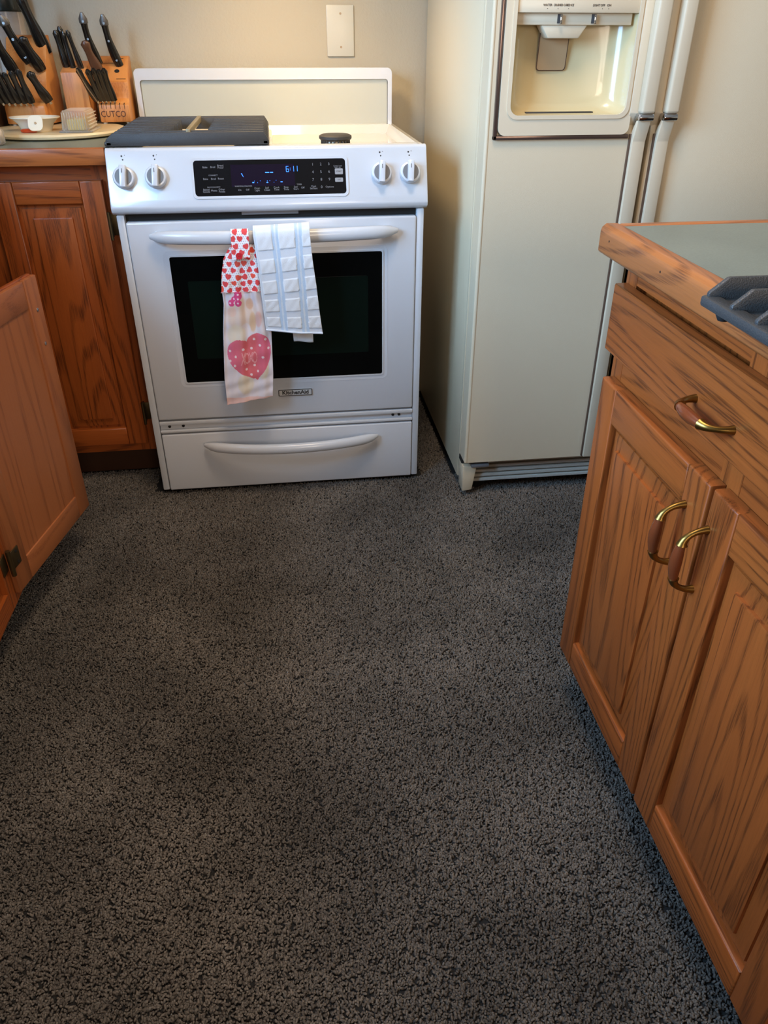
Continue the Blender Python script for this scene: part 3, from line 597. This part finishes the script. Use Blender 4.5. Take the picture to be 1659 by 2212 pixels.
# base grille
gr = obj('base_grille', bm_box(.905, F1-.01, -.075, -.06, .032, .106), M_grille, fr)
for i in range(5): obj('grille_slat', bm_prism([(-.098+.002*i, .036+i*.0135), (-.075, .0335+i*.0135), (-.075, .0435+i*.0135), (-.098+.002*i, .0445+i*.0135)], 'x', .906, F1-.01, .001), M_grille, gr)
obj('grille_gap', bm_box(.905, F1-.01, -.079, -.076, .034, .104), M_dark, gr)
obj('corner_foot', bm_prism([(.871, .016), (.899, .020), (.910, .096), (.869, .098)], 'y', -.118, -.066, .002), M_fridge, fr)
obj('bottom_hinge', bm_box(.892, .944, -.126, -.088, .0965, .106, .002), M_insert, fr)
obj('hinge_bracket', bm_box(.868, .90, -.10, -.066, .099, .115, .002), M_dark, fr)
obj('leveling_roller', xf(bm_lathe([(.026, 0), (.026, .012)], (0, 0, 0), 20), wallmat(.925, -.06, .026)), M_dark, fr)
obj('back_roller', bm_box(.90, 1.7, .4, .45, 0, .03), M_dark, fr)

# ------------------------------------------------------------------ wall plate
wp = thing('wall_plate', 'blank cream wall plate on the wall above the range', 'wall plate', (.611, YB, 1.165))
obj('plate', bm_box(.570, .652, YB-.006, YB, 1.100, 1.232, .003), M_plate, wp)
for sz in (1.125, 1.210): obj('screw', xf(bm_lathe([(.0032, 0), (.0032, .0008)], (0, 0, 0), 12), wallmat(.612, YB-.006, sz)), M_paddle, wp)

# ------------------------------------------------------------------ towels on the oven handle
def lerp_rows(rows, t):
    for a, b in zip(rows, rows[1:]):
        if t <= b[0]:
            k = (t-a[0])/max(1e-9, b[0]-a[0]); return [a[i]+(b[i]-a[i])*k for i in range(1, len(a))]
    return list(rows[-1][1:])
def sheet(name, rows, nu, nv, fold, colf, mat, parent, thick=.0022):
    """rows: (t, xl, xr, z_left, z_right, y); fold(u,t)-> y offset; colf(u,t,x,z) -> rgb"""
    bm = bmesh.new(); lay = bm.verts.layers.float_color.new('Col'); V = []
    for j in range(nv+1):
        t = j/nv; xl, xr, zl, zr, y = lerp_rows(rows, t); r = []
        for i in range(nu+1):
            u = i/nu; x = xl+(xr-xl)*u; z = zl+(zr-zl)*u
            v = bm.verts.new((x, y+fold(u, t), z)); v[lay] = (*colf(u, t, x, z), 1); r.append(v)
        V.append(r)
    for j in range(nv):
        for i in range(nu): bm.faces.new((V[j][i], V[j+1][i], V[j+1][i+1], V[j][i+1]))
    bmesh.ops.recalc_face_normals(bm, faces=bm.faces[:])
    o = obj(name, bm, mat, parent, angle=180)
    s = o.modifiers.new('thick', 'SOLIDIFY'); s.thickness = thick; s.offset = 0
    return o
def heart(x, y): # implicit heart, unit size, point down
    x = abs(x)*1.25; y = y*1.25+.25
    return (x*x+y*y-1)**3 - x*x*y*y*y
WHT = srgb(232, 230, 232)[:3]
def mixc(a, b, k): return tuple(a[i]+(b[i]-a[i])*k for i in range(3))
rh = random.Random(5); hearts = []
for r_ in range(13):
    for c_ in range(7):
        hearts.append((.230+c_*.0200+(.010 if r_ % 2 else 0)+rh.uniform(-.003, .003), .602+r_*.0155+rh.uniform(-.002, .002), rh.uniform(-1.0, 1.0), rh.uniform(.0068, .0082), rh.choice((0, 0, 0, 1))))
RED = srgb(214, 76, 78)[:3]; DOT = srgb(120, 110, 150)[:3]
def heartprint(u, t, x, z):
    for hx, hz, a, s, k in hearts:
        dx, dz = x-hx, z-hz
        if dx*dx+dz*dz < s*s*2.2:
            ca, sa = math.cos(a), math.sin(a)
            if heart((dx*ca-dz*sa)/s/1.0, (dx*sa+dz*ca)/s/1.0) < 0: return mixc(RED, srgb(222, 86, 70)[:3], k)
    gx, gz = (x/.0052), (z/.0052)
    ox = .5 if int(math.floor(gz)) % 2 else 0
    if (gx+ox-math.floor(gx+ox)-.5)**2+(gz-math.floor(gz)-.5)**2 < .03: return DOT
    return WHT
ht = thing('heart_towel', 'towel with red hearts above and one large pink heart, buttoned on the oven handle', 'towel', (.29, -.07, .76))
HY = -.0535   # handle centre line near the towels
# strap loop around the handle
strap = []
for k in range(15):
    a = math.pi*k/14; strap.append((k/14*.5, .2735, .316, .737+.0205*math.sin(a), .737+.0205*math.sin(a), HY-.0105+.0165*(1+0)*math.cos(a)+.0))
strap += [(.75, .272, .315, .722, .722, HY-.0305), (1.0, .2715, .316, .690, .696, -.088)]
strap = [(t, a, b, c, d, (HY+.0175) if t == 0 else y) for t, a, b, c, d, y in strap]
sheet('strap', strap, 44, 90, lambda u, t: 0, lambda u, t, x, z: heartprint(u, t, x*1.0+.004, z+.003), M_cloth, ht, .0016)
top_rows = [(0, .273, .322, .722, .722, -.070), (.14, .262, .330, .711, .711, -.073), (.30, .2505, .334, .692, .690, -.078), (.6, .2415, .335, .652, .650, -.081), (1, .2375, .336, .6125, .6125, -.083)]
sheet('top_cloth', top_rows, 100, 110, lambda u, t: .0035*t*math.sin(u*26+.6)*(.4+.6*t)+.002*math.sin(u*9+t*3), heartprint, M_cloth, ht, .0016)
bot_rows = [(0, .2395, .338, .6135, .6135, -.0815), (.1, .240, .341, .582, .582, -.079), (.33, .2305, .352, .510, .503, -.074), (.68, .2195, .348, .378, .388, -.068), (1, .2185, .3425, .303, .323, -.064)]
PK, PK2 = srgb(232, 118, 146)[:3], srgb(226, 112, 116)[:3]; BEI = srgb(228, 204, 178)[:3]; TERW = srgb(232, 222, 224)[:3]
def seg(px, pz, a, b):
    vx, vz = b[0]-a[0], b[1]-a[1]; t = max(0, min(1, ((px-a[0])*vx+(pz-a[1])*vz)/(vx*vx+vz*vz))); return math.hypot(px-a[0]-vx*t, pz-a[1]-vz*t)
CR = (440+0, 470)
# print coordinates: crop pixels (4x crop of the photo) -> picture of the heart
def toX(x, z):   # world -> crop coordinates used below
    return 190+(x-.2305+ (.505-z)*.06)/.122*560, 830+(.6135-z)/.310*1240
letters = [((395, 1480), (425, 1610)), ((430, 1480), (385, 1610)), ((480, 1485), (520, 1580)), ((520, 1480), (480, 1590))]
xdots = [(258, 1455), (408, 1440), (320, 1520), (305, 1618), (255, 1565), (540, 1335), (672, 1335), (612, 1402), (708, 1435), (642, 1532), (540, 1622), (440, 1665), (580, 1692), (500, 1728), (540, 1785), (510, 1435)]
def hp_(X, Y):
    """big heart, slightly tilted"""
    x, y = (X-500)/262, (1530-Y)/262
    a = math.radians(-16); xr, yr = x*math.cos(a)+y*math.sin(a)*-1, x*math.sin(a)*1+y*math.cos(a)
    return heart(xr*.92, (yr-.02)*.92)
def towelprint(u, t, x, z):
    X, Y = toX(x, z)
    c = TERW
    # soft beige animal shape
    def blob(cx, cy, rx, ry, s=1.0):
        d = ((X-cx)/rx)**2+((Y-cy)/ry)**2; return max(0, min(1, (1.15-d)*2.2))*s
    c = mixc(c, srgb(232, 206, 184)[:3], blob(420, 1080, 190, 190, .8)); c = mixc(c, srgb(224, 170, 130)[:3], blob(505, 960, 45, 60, .6)); c = mixc(c, srgb(226, 186, 140)[:3], blob(535, 1150, 42, 110, .7))
    c = mixc(c, srgb(236, 176, 160)[:3], blob(600, 1120, 36, 90, .6)); c = mixc(c, srgb(238, 192, 172)[:3], blob(300, 1040, 55, 50, .5)); c = mixc(c, TERW, blob(450, 1230, 60, 70, .8))
    c = mixc(c, srgb(236, 220, 190)[:3], blob(340, 1280, 110, 110, .7)); c = mixc(c, srgb(232, 212, 170)[:3], blob(430, 1830, 100, 120, .6)); c = mixc(c, srgb(238, 220, 180)[:3], blob(640, 1650, 70, 140, .6))
    if Y > 1985: c = srgb(240, 200, 190)[:3]
    # polka bow
    for cx, cy, rx, ry in ((372, 870, 42, 50), (375, 945, 34, 34), (300, 945, 34, 36), (325, 905, 26, 26)):
        if ((X-cx)/rx)**2+((Y-cy)/ry)**2 < 1:
            c = srgb(226, 84, 134)[:3]
            if ((X % 44)-22)**2+((Y % 44)-22)**2 < 90: c = srgb(250, 214, 226)[:3]
    if hp_(X, Y) < 0:
        c = mixc(PK2, PK, max(0, min(1, abs(X-480)/200-.2)))
        for dx, dy in xdots:
            if (X-dx)**2+(Y-dy)**2 < 200: return srgb(248, 222, 222)[:3]
        L1 = min(seg(X, Y, *s) for s in letters)
        L2 = min(abs(math.hypot((X-450)/1.0, (Y-1545)/2.0)-26), abs(math.hypot((X-545)/.9, (Y-1535)/2.0)-28))
        if L1 < 5 or L2 < 4: c = srgb(240, 166, 166)[:3]
    return c
sheet('terry_skirt', bot_rows, 120, 300, lambda u, t: (.004*math.sin(u*13+.4)+.002*math.sin(u*29))*(1-.45*t)+.0008*math.sin(t*40+u*5), towelprint, M_terry, ht, .003)
bt = obj('button', xf(bm_lathe([(.0078, 0), (.0082, .0015), (.0078, .003), (.0058, .003), (.0054, .0022)], (0, 0, 0), 24), wallmat(.2895, -.089, .7005)), M_button, ht)
obj('button_hole', join(*[xf(bm_lathe([(.0009, .0022), (.0009, .0026)], (dx, 0, 0), 8), wallmat(.2895, -.089, .7005)) for dx in (-.0018, .0018)]), M_letter_burn, bt)
obj('stitching', join(*[bm_box(.236+i*.005, .239+i*.005, -.0862, -.0848, .6118, .6132) for i in range(20)]), M_thread, ht)
# second towel: white terry blocks with blue stripes
st = thing('striped_towel', 'white terry kitchen towel with pale blue stripes folded over the oven handle', 'towel', (.40, -.07, .76))
STR = srgb(188, 206, 224)[:3]; TW = srgb(226, 228, 230)[:3]; TW2 = srgb(214, 218, 224)[:3]
def stripe_k(u, t=.5):
    for c0, w in ((.385-.055*t, .042), (.80-.10*t, .044)):
        d = abs(u-c0)
        if d < w*1.5: return 1 if (.35*w < d < w*1.5) else .35
    return 0
def st_col(u, t, x, z):
    k = stripe_k(u, t)
    if k: return mixc(TW, STR, k)
    if u < .05: return mixc(TW, STR, .5 if .02 < u < .04 else .15)
    return TW if st_block(u, t) else TW2
def st_block(u, t):
    if stripe_k(u, t) or u < .055: return 0
    f = (t*5.3+.60) % 1.0
    return 1 if f < .62 else 0
def st_fold(u, t): return (-.0018*st_block(u, t)) + .003*math.sin(u*7+1)*t + .0012*math.sin(u*40+t*60)*st_block(u, t)*.25 - .004*math.exp(-((u-.62)/.12)**2)*max(0, t-.6)
frows = [(.0, .3275, .4625, .715, .722, HY+.012), (.02, .3272, .4625, .742, .748, HY+.012)]
for k in range(1, 7):
    a = math.pi*k/6; frows.append((.02+.012*k, .327, .4625, .742+.0215*math.sin(a), .747+.022*math.sin(a), HY-.011+.0235*math.cos(a)))
frows += [(.30, .332, .4655, .678, .690, -.092), (.55, .3345, .4725, .611, .622, -.091), (.80, .337, .478, .552, .552, -.088), (1, .339, .4835, .5135, .4985, -.086)]
sheet('front_flap', frows, 90, 190, st_fold, st_col, M_terry, st, .003)
brows = [(0, .395, .455, .72, .72, HY+.024), (.7, .402, .459, .56, .56, -.044), (1, .4085, .4585, .472, .468, -.060)]
sheet('back_flap', brows, 40, 60, lambda u, t: .003*math.sin(u*6), lambda u, t, x, z: mixc(TW, STR, .15 if u > .2 else .4), M_terry, st, .003)
obj('hem', bm_tube([(.339+i*(.1445/16), -.0885+st_fold(i/16, 1.0)-.0005, .5142-.0150*i/16) for i in range(17)], .0024, 8), plain('towel_hem', srgb(214, 222, 232), .9), st)

# ------------------------------------------------------------------ counter clutter
CZ = .9252
bz = CZ+.0145
bd_ = obj('serving_board', bm_lathe([(.165, 0), (.178, .004), (.180, .009), (.176, .0138), (.168, .0145)], (-.190, .395, CZ), 64), M_board); bd_['label'] = 'round cream board lying on the counter under the knife blocks'; bd_['category'] = 'board'
def block(name, label, cx, y, w, prof, rot=0.0, extra=None):
    """prof: (depth, height) outline; built facing -y then turned"""
    t = thing(name, label, 'knife block', (cx, y, bz+.004))
    obj('body', bm_prism([(y+a, bz+.004+b) for a, b in prof], 'x', cx-w/2, cx+w/2, .0025), BLOCK, t)
    for dx in (-.38, .38):
        for dy in (.012, .10): obj('foot', bm_lathe([(.006, -.004), (.006, .001)], (cx+dx*w, y+dy, bz+.004), 10), M_cream if dy < .05 else M_rub, t)
    if extra: extra(t)
    t.rotation_euler = (0, 0, math.radians(rot)); return t
stepped = [(0, 0), (0, .044), (.030, .058), (.030, .070), (.036, .098), (.118, .160), (.150, .160), (.140, 0)]
def exA(t):
    for i in range(9): obj('slot', bm_box(-.330+.011*i, -.3285+.011*i, .4545, .462, .984, .993), M_dark, t)
def exC(t):
    cx = -.050
    obj('lettering', bm_text('CUTCO', .0225, wallmat(cx-.004, .4994, .9640), depth=.0006, sx=.88), M_letter_burn, t)
    for i in range(6): obj('slot', bm_box(cx-.034+.0125*i, cx-.0328+.0125*i, .4995, .512, .9775, .992), M_dark, t)
    n = Vector((0, -.062, .082)).normalized()
    for dx, s, w in ((.024, .12, .026), (-.004, .72, .05), (.02, .9, .018)):
        q = Vector((cx+dx, .5+.036+.082*s, bz+.004+.098+.062*s)); obj('slot', xf(bm_box(-w/2, w/2, -.0008, .0008, -.0002, .0004), Matrix.Translation(q) @ Matrix.Rotation(math.atan2(.062, .082), 4, 'X')), M_dark, t)
    q = Vector((cx+.012, .5+.036+.082*.42, bz+.004+.098+.062*.42)); obj('steel_hole', xf(bm_lathe([(.007, -.0002), (.007, .0004)], (0, 0, 0), 18), Matrix.Translation(q) @ Matrix.Rotation(math.atan2(.062, .082), 4, 'X')), M_dark, t)
block('knife_block', 'large stepped wooden knife block at the left, full of black knives', -.282, .462, .115, [(0, 0), (0, .046), (.026, .064), (.044, .110), (.088, .205), (.108, .212), (.120, .10), (.115, 0)], -13)
block('knife_block', 'plain tall wooden knife block in the middle, behind the butter dish', -.1445, .492, .066, [(0, 0), (0, .124), (.095, .150), (.095, 0)])
block('knife_block', 'small stepped wooden knife block with the word CUTCO beside the range', -.050, .500, .084, stepped, 0, exC)
def knife(label, group, p_in, p_out, r, curve=0.0, mat=M_knife, rivets=0, cap=False, flat=.55, bolster=False):
    """black handled knife standing in a block: p_in where the blade goes in, p_out the end of the handle"""
    r *= 1.2; p0_, p1_ = Vector(p_in), Vector(p_out); ax_ = p1_-p0_; L_ = ax_.length; side = ax_.cross(Vector((0, 1, 0))).normalized()
    t = thing('knife', label, 'knife', p0_, group)
    path, rad = [], []; n = 12
    for i in range(n+1):
        k = i/n; path.append(p0_+ax_*k - side*(curve*4*k*k*(1 if k > 0 else 0)*.5) + side*(curve*1.2*k))
        prof = .84+.16*math.sin(k*math.pi*2.1+.3) if k < .9 else (.86 if k < .95 else (.78 if k < 1 else .4))
        rad.append(r*prof)
    obj('handle', bm_tube(path, rad, 12, flat, Vector((0, 1, 0))), mat, t, angle=60)
    obj('blade', bm_tube([p0_-ax_*.10, p0_+ax_*.02], [r*.30, r*.32], 8, .25, Vector((0, 1, 0))), M_steel, t)
    for j in range(rivets):
        k = (.12, .52, .86)[j]; q = p0_.lerp(p1_, k) - side*(curve*2*k*k)+side*(curve*1.2*k)
        obj('rivet', xf(bm_lathe([(r*.24, 0), (r*.24, .001)], (0, 0, 0), 10), wallmat(q.x, q.y-r*flat*.98, q.z, 0)), M_rivet, t)
    if cap:
        q = path[-2]; obj('end_cap', bm_tube([path[-3], path[-2], path[-1]+ax_*.03], [r*.93, r*.9, r*.3], 10, flat*1.02, Vector((0, 1, 0))), M_rivet, t)
    return t
# middle block: four straight handles
for lb_, a, b, r in (('black straight knife handle, leftmost in the middle wooden block', (-.166, .535, 1.078), (-.1755, .520, 1.166), .0085), ('black straight knife handle, tallest of the four in the middle block', (-.160, .545, 1.080), (-.166, .535, 1.175), .0080),
                     ('black slim knife handle, third from the left in the middle block', (-.147, .530, 1.074), (-.1545, .515, 1.163), .0068), ('dark grey slim knife handle, rightmost in the middle block', (-.124, .525, 1.074), (-.141, .505, 1.166), .0066)):
    knife(lb_, 'knives in the middle block', a, b, r, flat=.8)
# small block: two carvers, one broad handle, steak knives
knife('long curved black carving knife at the left of the small block', 'large knives in the small block', (-.086, .588, 1.085), (-.112, .548, 1.201), .0105, .012, rivets=3, cap=True)
knife('long curved black carving knife at the right of the small block, standing alone', 'large knives in the small block', (-.030, .588, 1.080), (-.058, .548, 1.197), .0105, .012, rivets=3, cap=True)
knife('broad brown-lit knife handle in front of the left carving knife', 'large knives in the small block', (-.080, .540, 1.066), (-.104, .505, 1.140), .0125, .004, M_knifelit)
for i, (xa, xb, w) in enumerate(((-.093, -.123, 'leftmost, its metal edge showing'), (-.080, -.098, 'second from the left'), (-.069, -.082, 'third from the left'), (-.058, -.068, 'fourth from the left'), (-.046, -.055, 'rightmost'))):
    k = knife('black steak knife in the lower step of the small block, '+w, 'steak knives in the small block', (xa, .500, .999), (xb, .452, 1.078-.003*(i % 2)), .0085, .003)
    if i == 0: obj('tang', bm_tube([(-.0915, .494, .996), (-.108, .466, 1.037), (-.1215, .444, 1.077)], .0022, 6), M_steel, k)
# big block
knife('thick black knife handle rising highest from the large block', 'large knives in the large block', (-.214, .545, 1.112), (-.246, .50, 1.246), .0150, 0, flat=.7)
knife('curved black knife with rivets at the left of the large block', 'large knives in the large block', (-.252, .500, 1.092), (-.294, .452, 1.193), .0125, .008, rivets=3, cap=True)
knife('thick black knife handle in the middle of the large block', 'large knives in the large block', (-.226, .500, 1.073), (-.250, .455, 1.150), .0135, 0)
knife('black scissors handle at the right of the lower step of the large block', 'small knives in the large block', (-.213, .462, 1.000), (-.243, .425, 1.070), .0120, .003, cap=False)
knife('black handle pressed against the left edge above the large block', 'large knives in the large block', (-.292, .485, 1.068), (-.318, .440, 1.155), .0130, .003)
for i, w in enumerate(('first from the left', 'second from the left', 'third from the left', 'fourth from the left', 'fifth from the left', 'sixth from the left')):
    knife('black steak knife in the lower step of the large block, '+w, 'small knives in the large block', (-.335+.0165*i, .452-.003*i, .998), (-.358+.0185*i, .405, 1.070+.004*(i % 3)), .0088, .003)
# cream dish with tab handle
dp = thing('cream_dish', 'small cream plastic dish with a pierced tab handle in front of the knife blocks', 'dish', (-.228, .33, bz))
bowl = bm_lathe([(.036, 0), (.044, .018), (.054, .028), (.061, .031), (.061, .0335), (.052, .031), (.041, .020), (.033, .004)], (-.226, .33, bz), 40, 1.04, .8)
obj('bowl', bowl, M_cream, dp, angle=60)
obj('tab_handle', xf(bm_prism(rounded(.036, .038, .012, 5), 'z', -.002, .002), wallmat(-.211, .270, .962, 28)), M_cream, dp)
obj('hole', xf(bm_lathe([(.003, 0), (.003, .0026)], (0, 0, 0), 12), wallmat(-.2105, .2685, .962, 28)), M_paddle, dp)
rs = obj('red_scoop', bm_lathe([(.004, 0), (.016, .001), (.018, .006), (.013, .009), (.005, .0095)], (-.234, .282, bz), 20, 1.2, .7), M_red); rs['label'] = 'small orange-red plastic piece under the tab of the cream dish'; rs['category'] = 'scoop'
# butter dish
bdh = thing('butter_dish', 'clear ribbed plastic butter dish on the cream board', 'butter dish', (-.108, .33, bz))
def bdx(x0, x1, y0, y1, z0, z1, ins):
    bm = bm_box(x0, x1, y0, y1, z0, z1)
    for v in bm.verts:
        if v.co.z > (z0+z1)/2: v.co.x += ins if v.co.x < (x0+x1)/2 else -ins; v.co.y += ins if v.co.y < (y0+y1)/2 else -ins
    bmesh.ops.bevel(bm, geom=bm.edges[:], offset=.003, segments=2, affect='EDGES'); return bm
obj('cover', bdx(-.148, -.080, .265, .385, bz+.004, bz+.050, .004), M_clear, bdh)
obj('tray', bm_prism(rounded(.084, .138, .014, 5, -.114, .325), 'z', bz, bz+.0035, .001), M_clear, bdh)
for i in range(10): obj('rib', bm_box(-.1425+.0062*i, -.1405+.0062*i, .2635, .2665, bz+.006, bz+.046, .0006), M_clear, bdh)
for i in range(5): obj('side_rib', bm_box(-.0808, -.0785, .27, .38, bz+.008+.008*i, bz+.0105+.008*i, .0006), M_clear, bdh)
bt_ = obj('butter_stick', bm_box(-.136, -.092, .280, .370, bz+.0042, bz+.030, .002), M_butter); bt_['label'] = 'yellow stick of butter inside the clear dish'; bt_['category'] = 'butter'
# glass jar at the left edge, canister behind, dark box
jr = thing('glass_jar', 'small glass jar at the left edge of the counter', 'jar', (-.292, .155, CZ))
obj('glass', bm_lathe([(.026, 0), (.031, .004), (.032, .030), (.024, .040), (.022, .040), (.029, .029), (.028, .006)], (-.292, .155, CZ), 28), M_jar, jr, angle=60)
obj('lid', bm_lathe([(.025, .040), (.026, .042), (.026, .052), (.020, .055)], (-.292, .155, CZ), 28), M_cream, jr)
cn = thing('canister', 'clear canister with a dark green lid behind the large knife block', 'canister', (-.325, .637, CZ))
obj('glass', bm_lathe([(.042, 0), (.044, .01), (.048, .285), (.045, .285), (.041, .012)], (-.325, .637, CZ), 36), M_jar, cn, angle=60)
obj('lid', bm_lathe([(.050, .284), (.052, .288), (.052, .325), (.044, .335)], (-.325, .637, CZ), 36), M_lid, cn)
bx_ = obj('wooden_box', bm_box(-.47, -.352, .36, .54, CZ, CZ+.14, .004), M_darkwood); bx_['label'] = 'dark brown wooden box at the left edge beside the large knife block'; bx_['category'] = 'box'
